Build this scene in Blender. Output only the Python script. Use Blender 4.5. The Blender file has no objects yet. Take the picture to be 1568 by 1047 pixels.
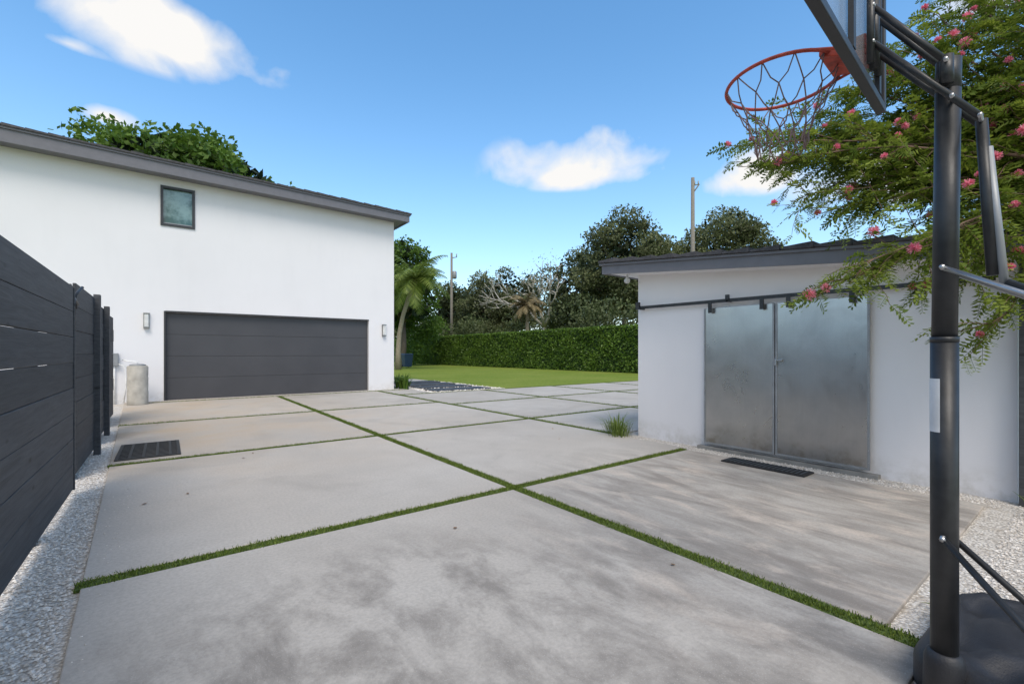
import bpy, math, random
import numpy as np
from mathutils import Vector
random.seed(7); rng=np.random.default_rng(11)
TH=math.radians(37.27); CT,ST=math.cos(TH),math.sin(TH)
H=1.16
def F(X,d,Z=0.0):
    return Vector((X*CT+d*ST, -X*ST+d*CT, Z))
scene=bpy.context.scene
col=scene.collection
# ------------------------------------------------------------------ materials
class M:
    def __init__(s,name):
        s.m=bpy.data.materials.new(name); s.m.use_nodes=True
        s.nt=s.m.node_tree; s.n=s.nt.nodes; s.l=s.nt.links
        s.b=s.n['Principled BSDF']; s.out=s.n['Material Output']
        s.tc=s.n.new('ShaderNodeTexCoord')
    def node(s,t,**k):
        n=s.n.new(t)
        for a,v in k.items(): setattr(n,a,v)
        return n
    def link(s,a,b): s.l.new(a,b)
    def mapping(s,scale=(1,1,1),loc=(0,0,0),rot=(0,0,0),src='Object'):
        mp=s.node('ShaderNodeMapping'); mp.inputs['Scale'].default_value=scale
        mp.inputs['Location'].default_value=loc; mp.inputs['Rotation'].default_value=rot
        s.link(s.tc.outputs[src],mp.inputs['Vector']); return mp.outputs[0]
    def noise(s,scale,detail=4,rough=.55,vec=None,dist=0):
        n=s.node('ShaderNodeTexNoise'); n.inputs['Scale'].default_value=scale
        n.inputs['Detail'].default_value=detail; n.inputs['Roughness'].default_value=rough
        n.inputs['Distortion'].default_value=dist
        s.link(vec if vec is not None else s.tc.outputs['Object'],n.inputs['Vector'])
        return n.outputs['Fac']
    def ramp(s,fac,stops):
        r=s.node('ShaderNodeValToRGB'); e=r.color_ramp.elements
        while len(e)<len(stops): e.new(.5)
        for i,(p,c) in enumerate(stops):
            e[i].position=p; e[i].color=(c[0],c[1],c[2],1) if not isinstance(c,(int,float)) else (c,c,c,1)
        s.link(fac,r.inputs[0]); return r.outputs[0]
    def mix(s,fac,a,b,mode='MIX'):
        m=s.node('ShaderNodeMix',data_type='RGBA',blend_type=mode)
        for sock,v in ((m.inputs[0],fac),(m.inputs[6],a),(m.inputs[7],b)):
            if isinstance(v,(int,float)): sock.default_value=v
            elif isinstance(v,tuple): sock.default_value=(v[0],v[1],v[2],1)
            else: s.link(v,sock)
        return m.outputs[2]
    def math(s,op,a,b=None,c=None,clamp=False):
        m=s.node('ShaderNodeMath',operation=op); m.use_clamp=clamp
        for i,v in enumerate((a,b,c)):
            if v is None: continue
            if isinstance(v,(int,float)): m.inputs[i].default_value=v
            else: s.link(v,m.inputs[i])
        return m.outputs[0]
    def bump(s,h,strength=.3,dist=.01):
        b=s.node('ShaderNodeBump'); b.inputs['Strength'].default_value=strength
        b.inputs['Distance'].default_value=dist
        s.link(h,b.inputs['Height']); s.link(b.outputs[0],s.b.inputs['Normal'])
    def color(s,c):
        if isinstance(c,tuple): s.b.inputs['Base Color'].default_value=(c[0],c[1],c[2],1)
        else: s.link(c,s.b.inputs['Base Color'])
    def set(s,rough=.6,metal=0,spec=.5):
        s.b.inputs['Roughness'].default_value=rough; s.b.inputs['Metallic'].default_value=metal
        s.b.inputs['Specular IOR Level'].default_value=spec
def simple(name,c,rough=.6,metal=0,var=.15,scale=8,spec=.5,bump=0,bs=60):
    k=M(name); f=k.noise(scale,5)
    lo=tuple(x*(1-var) for x in c); hi=tuple(min(1,x*(1+var)) for x in c)
    k.color(k.ramp(f,[(.3,lo),(.7,hi)])); k.set(rough,metal,spec)
    if bump: k.bump(k.noise(bs,3),bump,.005)
    return k.m
def leafmat(name,dark,light,trans=.3,rough=.55):
    k=M(name); at=k.node('ShaderNodeAttribute',attribute_name='tint')
    c=k.ramp(at.outputs['Fac'],[(0,dark),(1,light)])
    k.color(c); k.set(rough,0,.3)
    if trans>0:
        tr=k.node('ShaderNodeBsdfTranslucent'); k.link(c,tr.inputs[0])
        mx=k.node('ShaderNodeMixShader'); mx.inputs[0].default_value=trans
        k.link(k.b.outputs[0],mx.inputs[1]); k.link(tr.outputs[0],mx.inputs[2]); k.link(mx.outputs[0],k.out.inputs[0])
    return k.m
# concrete
k=M('concrete')
big=k.noise(.55,4,.5); med=k.noise(2.6,6,.62,dist=.3); fine=k.noise(55,3,.6)
streak=k.noise(1.0,6,.66,vec=k.mapping(scale=(5,1.5,1),rot=(0,0,.9)),dist=.4)
oi=k.node('ShaderNodeObjectInfo')
c=k.ramp(big,[(.3,(.45,.41,.365)),(.7,(.54,.51,.47))])
c=k.mix(k.ramp(med,[(.35,.5),(.65,0.)]),c,(.42,.39,.355))
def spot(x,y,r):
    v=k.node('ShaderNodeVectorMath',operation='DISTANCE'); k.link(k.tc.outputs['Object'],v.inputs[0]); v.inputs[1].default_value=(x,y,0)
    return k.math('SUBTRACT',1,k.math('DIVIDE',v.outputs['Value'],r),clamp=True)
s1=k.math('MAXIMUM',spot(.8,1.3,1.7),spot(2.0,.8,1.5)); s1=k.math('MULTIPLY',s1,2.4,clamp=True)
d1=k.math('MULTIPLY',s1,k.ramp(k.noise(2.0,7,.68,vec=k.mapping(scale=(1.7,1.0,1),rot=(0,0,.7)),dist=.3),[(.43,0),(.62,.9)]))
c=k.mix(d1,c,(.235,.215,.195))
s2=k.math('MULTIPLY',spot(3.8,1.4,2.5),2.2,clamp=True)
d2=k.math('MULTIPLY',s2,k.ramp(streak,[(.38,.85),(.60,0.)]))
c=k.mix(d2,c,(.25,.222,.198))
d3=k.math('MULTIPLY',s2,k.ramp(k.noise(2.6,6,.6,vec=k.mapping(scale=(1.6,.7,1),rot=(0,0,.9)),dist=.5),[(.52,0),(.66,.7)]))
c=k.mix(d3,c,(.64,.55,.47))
warm=k.math('MULTIPLY',k.math('MAXIMUM',spot(.2,8.5,5.0),spot(0,12,3.5)),k.ramp(k.noise(1.1,4,.6),[(.35,.2),(.65,1.)]))
c=k.mix(warm,c,(.50,.385,.27))
# faint rectangular patch repair + darker tyre/water stains
st=k.noise(1.0,5,.6,vec=k.mapping(scale=(.9,.9,1),loc=(3,7,0)),dist=.8)
c=k.mix(k.ramp(st,[(.52,0),(.66,.32)]),c,(.30,.27,.24))
c=k.mix(k.ramp(fine,[(.35,.28),(.6,0.)]),c,(.24,.225,.20))
sp=k.noise(170,2,.5); c=k.mix(k.ramp(sp,[(.60,0),(.72,.35)]),c,(.66,.63,.58))
pit=k.node('ShaderNodeTexVoronoi'); pit.inputs['Scale'].default_value=34; k.link(k.tc.outputs['Object'],pit.inputs['Vector'])
c=k.mix(k.ramp(pit.outputs['Distance'],[(.04,.45),(.09,0)]),c,(.17,.15,.13))
v=k.math('ADD',.91,k.math('MULTIPLY',oi.outputs['Random'],.14))
hs=k.node('ShaderNodeHueSaturation'); k.link(v,hs.inputs['Value']); k.link(c,hs.inputs['Color'])
k.color(hs.outputs[0]); k.set(.82,0,.3)
k.bump(k.math('ADD',k.math('MULTIPLY',fine,.6),med),.25,.012)
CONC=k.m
# stucco
def stucco(name,c):
    k=M(name); f=k.noise(.6,4); v=k.noise(3,5,.6,vec=k.mapping(scale=(1,1,.25)))
    cc=k.ramp(f,[(.3,tuple(x*.96 for x in c)),(.7,c)])
    cc=k.mix(k.ramp(v,[(.5,0),(.8,.25)]),cc,tuple(x*.88 for x in c))
    sx=k.node('ShaderNodeSeparateXYZ'); k.link(k.tc.outputs['Object'],sx.inputs[0])
    low=k.math('MULTIPLY',k.math('SUBTRACT',1,k.math('DIVIDE',sx.outputs[2],.25),clamp=True),k.ramp(k.noise(7,5,.7),[(.4,0),(.7,.7)]))
    cc=k.mix(low,cc,(.5,.47,.42))
    k.color(cc); k.set(.85,0,.2); k.bump(k.noise(110,3,.6),.25,.006); return k.m
WHITE=stucco('white_stucco',(.81,.795,.805)); WHITE2=stucco('white_stucco_shed',(.82,.80,.81))
FASC=simple('fascia_grey',(.150,.147,.165),.5,0,.08)
ROOFD=simple('roof_dark',(.065,.062,.068),.8,0,.35,12,bump=.5)
FRAME=simple('frame_charcoal',(.035,.036,.04),.45)
k=M('garage_door_paint'); k.color(k.ramp(k.noise(1.3,3),[(.3,(.060,.060,.067)),(.7,(.072,.072,.079))])); k.set(.42,0,.4)
k.bump(k.noise(220,2),.15,.002); GDOOR=k.m
k=M('window_glass'); k.color(k.ramp(k.noise(3.5,4,.6),[(.4,(.03,.10,.09)),(.62,(.22,.34,.33))])); k.set(.06,0,.9); GLASS=k.m
# galvanised metal
k=M('galvanised_sheet'); 
c=k.ramp(k.noise(3,6,.6,dist=.6),[(.3,(.46,.455,.45)),(.7,(.54,.53,.52))])
br=k.noise(1.0,3,.6,vec=k.mapping(scale=(1,160,2.5))); c=k.mix(k.ramp(br,[(.3,.15),(.7,0)]),c,(.32,.32,.32))
sm=k.noise(2.2,6,.65,vec=k.mapping(scale=(1,1,.8)),dist=.8); c=k.mix(k.ramp(sm,[(.5,0),(.68,.4)]),c,(.34,.33,.32))
sx=k.node('ShaderNodeSeparateXYZ'); k.link(k.tc.outputs['Object'],sx.inputs[0])
rust=k.math('MULTIPLY',k.math('SUBTRACT',1,k.math('DIVIDE',sx.outputs[2],.35),clamp=True),k.ramp(k.noise(6,6,.7),[(.48,0),(.62,.8)]))
c=k.mix(rust,c,(.26,.225,.18)); k.color(c); k.set(.32,.95)
k.link(k.ramp(sm,[(.3,.24),(.7,.38)]),k.b.inputs['Roughness'])
k.bump(k.noise(1.3,2,.5),.35,.03); GALV=k.m
# wood
k=M('charcoal_fence_wood'); g=k.noise(3,8,.65,vec=k.mapping(scale=(4,.8,14)),dist=.8)
oi=k.node('ShaderNodeObjectInfo')
c=k.ramp(g,[(.3,(.032,.033,.036)),(.62,(.068,.069,.074)),(.8,(.10,.10,.105))])
kn=k.node('ShaderNodeTexVoronoi'); kn.inputs['Scale'].default_value=1; k.link(k.mapping(scale=(2,2.2,6)),kn.inputs['Vector'])
c=k.mix(k.ramp(kn.outputs['Distance'],[(.03,.9),(.10,0)]),c,(.012,.011,.011))
hs=k.node('ShaderNodeHueSaturation'); k.link(k.math('ADD',.8,k.math('MULTIPLY',oi.outputs['Random'],.4)),hs.inputs['Value']); k.link(c,hs.inputs['Color'])
k.color(hs.outputs[0]); k.set(.6,0,.4); k.bump(g,.35,.006); FENCE=k.m
BLACK=simple('black_powdercoat',(.022,.023,.025),.42,0,.35,18,.5,bump=.1)
PLASTIC=simple('black_plastic',(.024,.025,.030),.5,0,.3,6,.5,bump=.3,bs=160)
STEEL=simple('zinc_steel',(.45,.45,.46),.35,.9)
RED=simple('rim_red',(.42,.055,.03),.5,0,.4,30)
NETM=simple('net_cord',(.20,.13,.12),.8)
LABEL=simple('paper_label',(.75,.75,.75),.6)
k=M('acrylic_board'); k.color((.30,.32,.34)); k.set(.12,0,.5); k.b.inputs['Alpha'].default_value=.45; ACR=k.m
k=M('gravel'); vo=k.node('ShaderNodeTexVoronoi'); vo.inputs['Scale'].default_value=70; k.link(k.tc.outputs['Object'],vo.inputs['Vector'])
c=k.ramp(vo.outputs['Color'],[(.1,(.46,.42,.37)),(.45,(.68,.64,.59)),(.9,(.82,.79,.74))])
c=k.mix(k.ramp(vo.outputs['Distance'],[(.35,0),(.7,.6)]),c,(.26,.23,.20))
c=k.mix(k.ramp(k.noise(5,6,.65),[(.5,0),(.68,.6)]),c,(.38,.32,.25))
k.color(c); k.set(.9); inv=k.math('SUBTRACT',1,vo.outputs['Distance']); k.bump(inv,.7,.012); GRAV=k.m
PEB=leafmat('pebble_stone',(.46,.41,.36),(.82,.78,.73),0.0,.85)
# lawn
k=M('lawn_grass'); a=k.noise(.35,4,.6); b_=k.noise(9,6,.7); 
c=k.ramp(b_,[(.3,(.11,.165,.022)),(.7,(.22,.285,.05))]); c=k.mix(k.ramp(a,[(.4,0),(.7,.45)]),c,(.27,.29,.07))
k.color(c); k.set(.9,0,.1); k.bump(k.noise(40,4,.7),.6,.03); LAWN=k.m
TURF=leafmat('turf_blade',(.065,.105,.016),(.24,.32,.055),.3)
TURFB=simple('turf_base',(.075,.11,.024),.95,0,.4,40)
OAK=leafmat('oak_leaf',(.036,.050,.020),(.135,.165,.065),.22)
OAK2=leafmat('olive_leaf',(.048,.062,.026),(.185,.205,.09),.22)
BRI=leafmat('bright_leaf',(.024,.065,.010),(.15,.25,.032),.3)
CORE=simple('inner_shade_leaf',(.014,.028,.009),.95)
GREYL=leafmat('grey_leaf',(.14,.15,.11),(.34,.34,.27),.2)
HEDL=leafmat('hedge_leaf',(.035,.085,.012),(.19,.30,.045),.22,.4)
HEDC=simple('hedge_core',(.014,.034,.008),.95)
PALM=leafmat('palm_leaf',(.07,.12,.02),(.28,.35,.08),.3,.4)
PALMD=leafmat('dry_palm_leaf',(.10,.085,.04),(.32,.25,.13),.2)
MIM=leafmat('feathery_leaf',(.06,.11,.015),(.34,.41,.06),.45)
PINK=leafmat('pink_blossom',(.85,.17,.30),(.95,.45,.55),.45)
BARK=simple('bark',(.13,.105,.08),.9,0,.4,14,bump=.8,bs=30)
PBARK=simple('palm_bark',(.32,.27,.20),.9,0,.3,14,bump=.6,bs=20)
TWIG=simple('twig_bark',(.17,.10,.07),.8,0,.3)
POLE=simple('weathered_pole',(.22,.20,.17),.9,0,.2)
GREYM=simple('grey_metal',(.30,.31,.32),.5,.3)
LAMPG=simple('lamp_glass',(.7,.7,.68),.3)
BRUSH=simple('brushed_nickel',(.35,.34,.33),.35,.8)
DARKST=simple('dark_slate',(.05,.052,.058),.6,0,.3,6)
PAVE=simple('grey_paver',(.24,.235,.22),.85,0,.25,5,bump=.4)
IRON=simple('cast_iron',(.02,.02,.02),.6,0,.3)
RUBB=simple('rubber_mat',(.022,.022,.024),.9,0,.3)
LITT=leafmat('dry_leaf',(.12,.05,.02),(.32,.18,.07),.1)
BLUEB=simple('bin_blue',(.02,.05,.10),.5)
TANK=simple('tank_wrap',(.42,.39,.34),.75,0,.2,6,bump=.3,bs=25)
PVC=simple('white_pvc',(.75,.75,.74),.4)
# ------------------------------------------------------------------ geometry helpers
def empty(name):
    e=bpy.data.objects.new(name,None); e.empty_display_size=.2; col.objects.link(e); return e
def link(me,name,mat,parent=None,smooth=False):
    o=bpy.data.objects.new(name,me); col.objects.link(o)
    if mat: me.materials.append(mat)
    if parent: o.parent=parent
    if smooth: me.polygons.foreach_set('use_smooth',[True]*len(me.polygons))
    return o
def hexa(name,pts,mat,parent=None,bevel=0):
    me=bpy.data.meshes.new(name)
    me.from_pydata([tuple(p) for p in pts],[],[(3,2,1,0),(4,5,6,7),(0,1,5,4),(1,2,6,5),(2,3,7,6),(3,0,4,7)])
    o=link(me,name,mat,parent)
    if bevel:
        m=o.modifiers.new('b','BEVEL'); m.width=bevel; m.segments=2; m.limit_method='ANGLE'
    return o
def box(name,x0,x1,y0,y1,z0,z1,mat,parent=None,bevel=0):
    return hexa(name,[(x0,y0,z0),(x1,y0,z0),(x1,y1,z0),(x0,y1,z0),(x0,y0,z1),(x1,y0,z1),(x1,y1,z1),(x0,y1,z1)],mat,parent,bevel)
def tube_data(pts,rad,seg=8):
    pts=[Vector(p) for p in pts]; n=len(pts)
    if isinstance(rad,(int,float)): rad=[rad]*n
    V=[];Fc=[]
    up=Vector((0,0,1)); prev=None
    for i,p in enumerate(pts):
        t=(pts[min(i+1,n-1)]-pts[max(i-1,0)]).normalized()
        if prev is None:
            ref=up if abs(t.z)<.95 else Vector((1,0,0)); s=t.cross(ref).normalized()
        else:
            s=(prev-t*prev.dot(t)); s=s.normalized() if s.length>1e-5 else t.orthogonal().normalized()
        prev=s; r=t.cross(s)
        for j in range(seg):
            a=2*math.pi*j/seg; V.append(p+(s*math.cos(a)+r*math.sin(a))*rad[i])
    for i in range(n-1):
        for j in range(seg):
            j2=(j+1)%seg; Fc.append((i*seg+j,i*seg+j2,(i+1)*seg+j2,(i+1)*seg+j))
    Fc.append(tuple(range(seg-1,-1,-1))); Fc.append(tuple((n-1)*seg+j for j in range(seg)))
    return V,Fc
def tube(name,pts,rad,mat,parent=None,seg=10,smooth=True):
    V,Fc=tube_data(pts,rad,seg); me=bpy.data.meshes.new(name); me.from_pydata([tuple(v) for v in V],[],Fc)
    return link(me,name,mat,parent,smooth)
def tubes(name,lst,mat,parent=None,seg=6):
    V=[];Fc=[]
    for pts,rad in lst:
        v,f=tube_data(pts,rad,seg); o=len(V); V+= [tuple(x) for x in v]; Fc+=[tuple(i+o for i in q) for q in f]
    me=bpy.data.meshes.new(name); me.from_pydata(V,[],Fc); return link(me,name,mat,parent,True)
def quads(name,Q,tint,mat,parent=None):
    N=len(Q); me=bpy.data.meshes.new(name)
    me.vertices.add(N*4); me.vertices.foreach_set('co',Q.reshape(-1).astype(np.float32))
    me.loops.add(N*4); me.loops.foreach_set('vertex_index',np.arange(N*4,dtype=np.int32))
    me.polygons.add(N); me.polygons.foreach_set('loop_start',np.arange(0,N*4,4,dtype=np.int32))
    me.polygons.foreach_set('loop_total',np.full(N,4,dtype=np.int32))
    me.update(calc_edges=True)
    at=me.attributes.new('tint','FLOAT','FACE'); at.data.foreach_set('value',np.clip(tint,0,1).astype(np.float32))
    return link(me,name,mat,parent)
def unit(v): return v/np.maximum(np.linalg.norm(v,axis=1,keepdims=True),1e-9)
def leafquads(C,L,Wd,dirs=None,flat=0.0):
    N=len(C); t=unit(rng.normal(size=(N,3))) if dirs is None else unit(dirs+rng.normal(size=(N,3))*.35)
    nrm=rng.normal(size=(N,3)); nrm[:,2]=nrm[:,2]+flat*2
    s=unit(np.cross(t,nrm)); L=(L*rng.uniform(.6,1.3,N))[:,None]; W=(Wd*rng.uniform(.6,1.3,N))[:,None]
    return np.stack([C-t*L/2, C+s*W/2, C+t*L/2, C-s*W/2],axis=1)
# ------------------------------------------------------------------ ground
g=box('ground',-250,350,-250,400,-.30,-.035,LAWN)
box('gravel_bed',-3.5,6.2,-4,13.78,-.034,-.02,GRAV)
box('gravel_bed',6.2,8.9,11.95,19,-.034,-.02,GRAV)
drv=empty('concrete_driveway')
gp=.050
def ledge(b): return -.30-.040*(b-2.2)
blines=[.43,3.12,6.22,9.55,13.42]
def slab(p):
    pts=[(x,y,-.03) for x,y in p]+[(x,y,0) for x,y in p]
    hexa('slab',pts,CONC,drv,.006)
for i in range(4):
    b0,b1=blines[i]+gp*(i>0),blines[i+1]-gp*(i<3)
    slab([(ledge(b0),b0),(2.4-gp,b0),(2.4-gp,b1),(ledge(b1),b1)])
    a1=[4.98,5.12-gp,5.12-gp,5.12-gp][i]
    slab([(2.4+gp,b0+(.15 if i==0 else 0)),(a1,b0+(.15 if i==0 else 0)),(a1,b1),(2.4+gp,b1)])
al=[5.12,7.9,10.7,13.5,16.3,19.1]
bl=[4.25,6.22,9.0,11.85]
for i in range(5):
    for j in range(3):
        slab([(al[i]+gp,bl[j]+gp),(al[i+1]-gp,bl[j]+gp),(al[i+1]-gp,bl[j+1]-gp),(al[i]+gp,bl[j+1]-gp)])
slab([(5.12+gp,11.85+gp),(6.2,11.85+gp),(6.2,13.42),(5.12+gp,13.42)])
for i in range(1,5): slab([(al[i]+gp,1.5),(al[i+1]-gp,1.5),(al[i+1]-gp,4.25-gp),(al[i]+gp,4.25-gp)])
box('garage_apron',-.75,6.1,13.46,13.93,-.03,.006,CONC,drv)
strips=[((2.4,.43),(2.4,13.42)),((-.36,3.12),(5.0,3.12)),((-.47,6.22),(5.12,6.22)),((-.6,9.55),(5.12,9.55)),((5.12,4.2),(5.12,13.42)),
        ((-.7,13.44),(6.1,13.44))]
for x in al[1:]: strips.append(((x,1.5),(x,11.85)))
for y in bl[1:]: strips.append(((5.16,y),(19,y)))
strips.append(((7.9,4.25),(19,4.25)))
tb=empty('turf_joint'); Cs=[];Hs=[]
z0=-.028
for n,((x0,y0),(x1,y1)) in enumerate(strips):
    z0+=.0002
    if x0==x1: box('strip_base',x0-gp+.001,x0+gp-.001,y0,y1,-.033,z0+.022,TURFB,tb)
    else: box('strip_base',x0,x1,y0-gp+.001,y0+gp-.001,-.033,z0+.0222,TURFB,tb)
    L=math.hypot(x1-x0,y1-y0)
    near=2600 if n<3 else 900
    N=int(L*near); t=rng.uniform(0,1,N)
    px=x0+(x1-x0)*t; py=y0+(y1-y0)*t
    w=gp*(1.0+.30*np.sin(t*L*5+n)*np.sin(t*L*13))
    off=rng.uniform(-1,1,N)*w
    if x0==x1: px=px+off
    else: py=py+off
    Cs.append(np.stack([px,py,np.full(N,-.014)],1)); Hs.append(rng.uniform(.014,.032,N)*(1 if n<3 else 1.4))
C=np.concatenate(Cs);Hh=np.concatenate(Hs);N=len(C)
lean=rng.normal(size=(N,3))*.7; lean[:,2]=1; lean=unit(lean)
ang=rng.uniform(0,6.28,N); side=np.stack([np.cos(ang),np.sin(ang),np.zeros(N)],1)*.0032
top=C+lean*Hh[:,None]
quads('blades',np.stack([C-side,C+side,top+side*.3,top-side*.3],1),rng.uniform(0,1,N)**1.2,TURF,tb)
def pebbles(name,x0,x1,y0,y1,n,smin=.004,smax=.012):
    base=np.array([(1,0,0),(-1,0,0),(0,1,0),(0,-1,0),(0,0,.7),(0,0,-.7)],float)
    fc=np.array([(0,2,4),(2,1,4),(1,3,4),(3,0,4)])
    px=rng.uniform(x0,x1,n);py=rng.uniform(y0,y1,n); s=rng.uniform(smin,smax,n)
    R=rng.uniform(0,6.28,n)
    V=base[None]*s[:,None,None]*rng.uniform(.6,1.3,(n,6,3))
    x=V[...,0]*np.cos(R)[:,None]-V[...,1]*np.sin(R)[:,None]; y=V[...,0]*np.sin(R)[:,None]+V[...,1]*np.cos(R)[:,None]
    V=np.stack([x+px[:,None],y+py[:,None],V[...,2]-.017],-1)
    faces=(fc[None]+6*np.arange(n)[:,None,None]).reshape(-1,3)
    me=bpy.data.meshes.new(name); me.from_pydata(V.reshape(-1,3).tolist(),[],faces.tolist())
    at=me.attributes.new('tint','FLOAT','FACE'); at.data.foreach_set('value',np.repeat(rng.uniform(0,1,n),4).astype(np.float32))
    return link(me,name,PEB)
pebbles('gravel_pebbles',-1.0,-.36,2.0,8,12000)
pebbles('gravel_pebbles',5.0,5.32,.5,4.1,2500)
pebbles('gravel_pebbles',2.0,5.4,-.6,.42,12000)
pebbles('gravel_pebbles',-1.0,-.3,1.2,2.2,2500)
pebbles('gravel_pebbles',6.2,8.9,12,17,2500,.02,.05)
# a few stones spilled over the slab edges
pebbles('gravel_pebbles',-.36,-.22,2.2,5.5,70,.003,.007).location.z=.018
# ------------------------------------------------------------------ garage
gar=empty('garage_building'); B=13.8
def wallbox(x0,x1,z0,z1,nm='wall'): box(nm,x0,x1,B,B+.2,z0,z1,WHITE,gar)
wallbox(-12,-.10,-.03,5.5); wallbox(-.10,0.0,-.03,4.22); wallbox(0,.58,2.14,4.22); 
wallbox(-.10,.58,5.18,5.5); wallbox(.58,4.97,2.14,5.42); wallbox(4.97,5.78,-.03,5.42)
box('wall_back',-12,5.78,14.2,22,-.03,5.3,WHITE,gar)
box('wall_infill',-11.9,5.77,14.0,14.2,2.3,5.25,WHITE,gar)
for i in range(4):
    z=.012+i*.532; box('door_panel',.002,4.968,B+.10,B+.15,z,z+.526,GDOOR,gar,.004)
    box('door_panel_back',.002,4.968,B+.112,B+.14,z+.52,z+.535,BLACK,gar)
box('door_trim',-.035,0.0,B-.012,B+.1,.01,2.17,FRAME,gar); box('door_trim',0.0,4.97,B-.012,B+.05,2.14,2.175,FRAME,gar)
f=.055
box('window_frame',-.10,.58,B-.03,B+.06,4.22,4.22+f,FRAME,gar);box('window_frame',-.10,.58,B-.03,B+.06,5.18-f,5.18,FRAME,gar)
box('window_frame',-.10,-.10+f,B-.029,B+.06,4.22+f,5.18-f,FRAME,gar);box('window_frame',.58-f,.58,B-.029,B+.06,4.22+f,5.18-f,FRAME,gar)
box('window_sash',-.045,.525,B+.03,B+.05,4.275,4.31,GREYM,gar);box('window_glass',-.045,.525,B+.05,B+.07,4.27,5.13,GLASS,gar)
def zt(a): return 5.55+(6.1-a)*.020
def zb(a): return 5.27+(6.1-a)*.012
xa,xb=-12.5,6.12; yf=13.38
hexa('fascia',[(xa,yf,zb(xa)),(xb,yf,zb(xb)),(xb,yf+.05,zb(xb)),(xa,yf+.05,zb(xa)),(xa,yf,zt(xa)-.09),(xb,yf,zt(xb)-.09),(xb,yf+.05,zt(xb)-.09),(xa,yf+.05,zt(xa)-.09)],FASC,gar)
hexa('fascia_return',[(xb-.05,yf+.05,zb(xb)),(xb,yf+.05,zb(xb)),(xb,22.3,zb(xb)),(xb-.05,22.3,zb(xb)),(xb-.05,yf+.05,zt(xb)-.09),(xb,yf+.05,zt(xb)-.09),(xb,22.3,zt(xb)-.09),(xb-.05,22.3,zt(xb)-.09)],FASC,gar)
hexa('soffit',[(xa,yf+.05,zb(xa)+.03),(xb-.05,yf+.05,zb(xb)+.03),(xb-.05,22,zb(xb)+.03),(xa,22,zb(xa)+.03),(xa,yf+.05,zb(xa)+.06),(xb-.05,yf+.05,zb(xb)+.06),(xb-.05,22,zb(xb)+.06),(xa,22,zb(xa)+.06)],FASC,gar)
hexa('drip_edge',[(xa,yf-.03,zt(xa)-.088),(xb+.03,yf-.03,zt(xb)-.088),(xb+.03,22.4,zt(xb)-.088),(xa,22.4,zt(xa)-.088),(xa,yf-.03,zt(xa)-.045),(xb+.03,yf-.03,zt(xb)-.045),(xb+.03,22.4,zt(xb)-.045),(xa,22.4,zt(xa)-.045)],FASC,gar)
x=xa
while x<xb:
    x1=min(x+.33,xb+.06); j=random.uniform(-.006,.008)
    hexa('roof_tile',[(x,yf-.06,zt(x)-.043),(x1-.006,yf-.06,zt(x1)-.043),(x1-.006,22.4,zt(x1)-.043),(x,22.4,zt(x)-.043),(x,yf-.06,zt(x)+j+.01),(x1-.006,yf-.06,zt(x1)+j-.005),(x1-.006,22.4,zt(x1)+j),(x,22.4,zt(x)+j)],ROOFD,gar); x=x1
def sconce(x,z):
    e=empty('wall_sconce'); box('back_plate',x-.06,x+.06,B-.02,B-.001,z-.19,z+.19,BRUSH,e,.004)
    box('diffuser',x-.04,x+.04,B-.09,B-.021,z-.15,z+.15,LAMPG,e,.01)
    box('cap_top',x-.055,x+.055,B-.10,B-.021,z+.151,z+.18,BRUSH,e); box('cap_bottom',x-.055,x+.055,B-.10,B-.021,z-.18,z-.151,BRUSH,e)
sconce(-.36,1.92); sconce(5.44,1.86)
t=empty('water_tank'); P=Vector((-.50,13.2,0))
tube('body',[P+Vector((0,0,z)) for z in (-.02,.0,.02,.3,.31,.6,.61,.84,.87)],[.17,.185,.19,.19,.186,.19,.186,.19,.17],TANK,t,28)
tube('cap',[P+Vector((0,0,z)) for z in (.87,.89,.91)],[.15,.15,.10],GREYM,t,20)
tube('pipe',[P+Vector((0,0,.9)),P+Vector((0,0,.95)),P+Vector((-.2,.1,.98)),P+Vector((-.28,.45,1.0))],.015,PVC,t)
cd=empty('electrical_conduit')
tube('conduit',[(-.93,13.75,-.02),(-.93,13.75,1.1)],.018,PVC,cd); box('junction_box',-1.0,-.86,13.70,13.79,.85,1.15,GREYM,cd,.01)
tube('hose',[(-.86,13.72,.9),(-.74,13.65,.85),(-.72,13.6,.4),(-.76,13.6,.02)],.014,PVC,cd)
# ------------------------------------------------------------------ timber fence
def fence(a,b0,b1,ztop,n=8,z0=.05,th=.025,slits=(),double=False):
    e=empty('timber_fence'); hgt=(ztop-z0)/n
    for i in range(n):
        dx=random.uniform(-.004,.004)
        g=.0035 if i in slits else .0012
        box('plank',a-th+dx,a+dx,b0,b1,z0+i*hgt+.0015,z0+(i+1)*hgt-g,FENCE,e,.004)
        if double: box('plank_rear',a-.19,a-.165,b0,b1,z0+i*hgt+.002,z0+(i+1)*hgt-.002,FENCE,e,.004)
    if double:
        box('end_board',a-.163,a-th-.006,b0+.005,b0+.03,z0,ztop-.01,FENCE,e,.003); box('end_board',a-.163,a-th-.006,b1-.03,b1-.005,z0,ztop-.01,FENCE,e,.003)
    y=b0+.05
    while y<b1+.01:
        yy=min(y,b1-.09); box('post',a-th-.095,a-th-.008,yy,yy+.09,-.03,ztop-.02,FENCE,e); y+=1.8
    return e
e=fence(-.60,-1.5,5.12,1.70,8,slits=(4,5))
box('end_stile',-.63,-.592,5.123,5.16,.04,1.70,FENCE,e,.003)
e2=fence(-.655,5.75,7.15,1.80,8,double=True)
box('corner_post',-.66,-.60,7.05,7.15,-.03,1.83,FENCE,e2,.004)
e3=fence(-.70,7.75,8.75,1.79,8,double=True); box('corner_post',-.70,-.64,8.65,8.75,-.03,1.82,FENCE,e3,.004)
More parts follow.
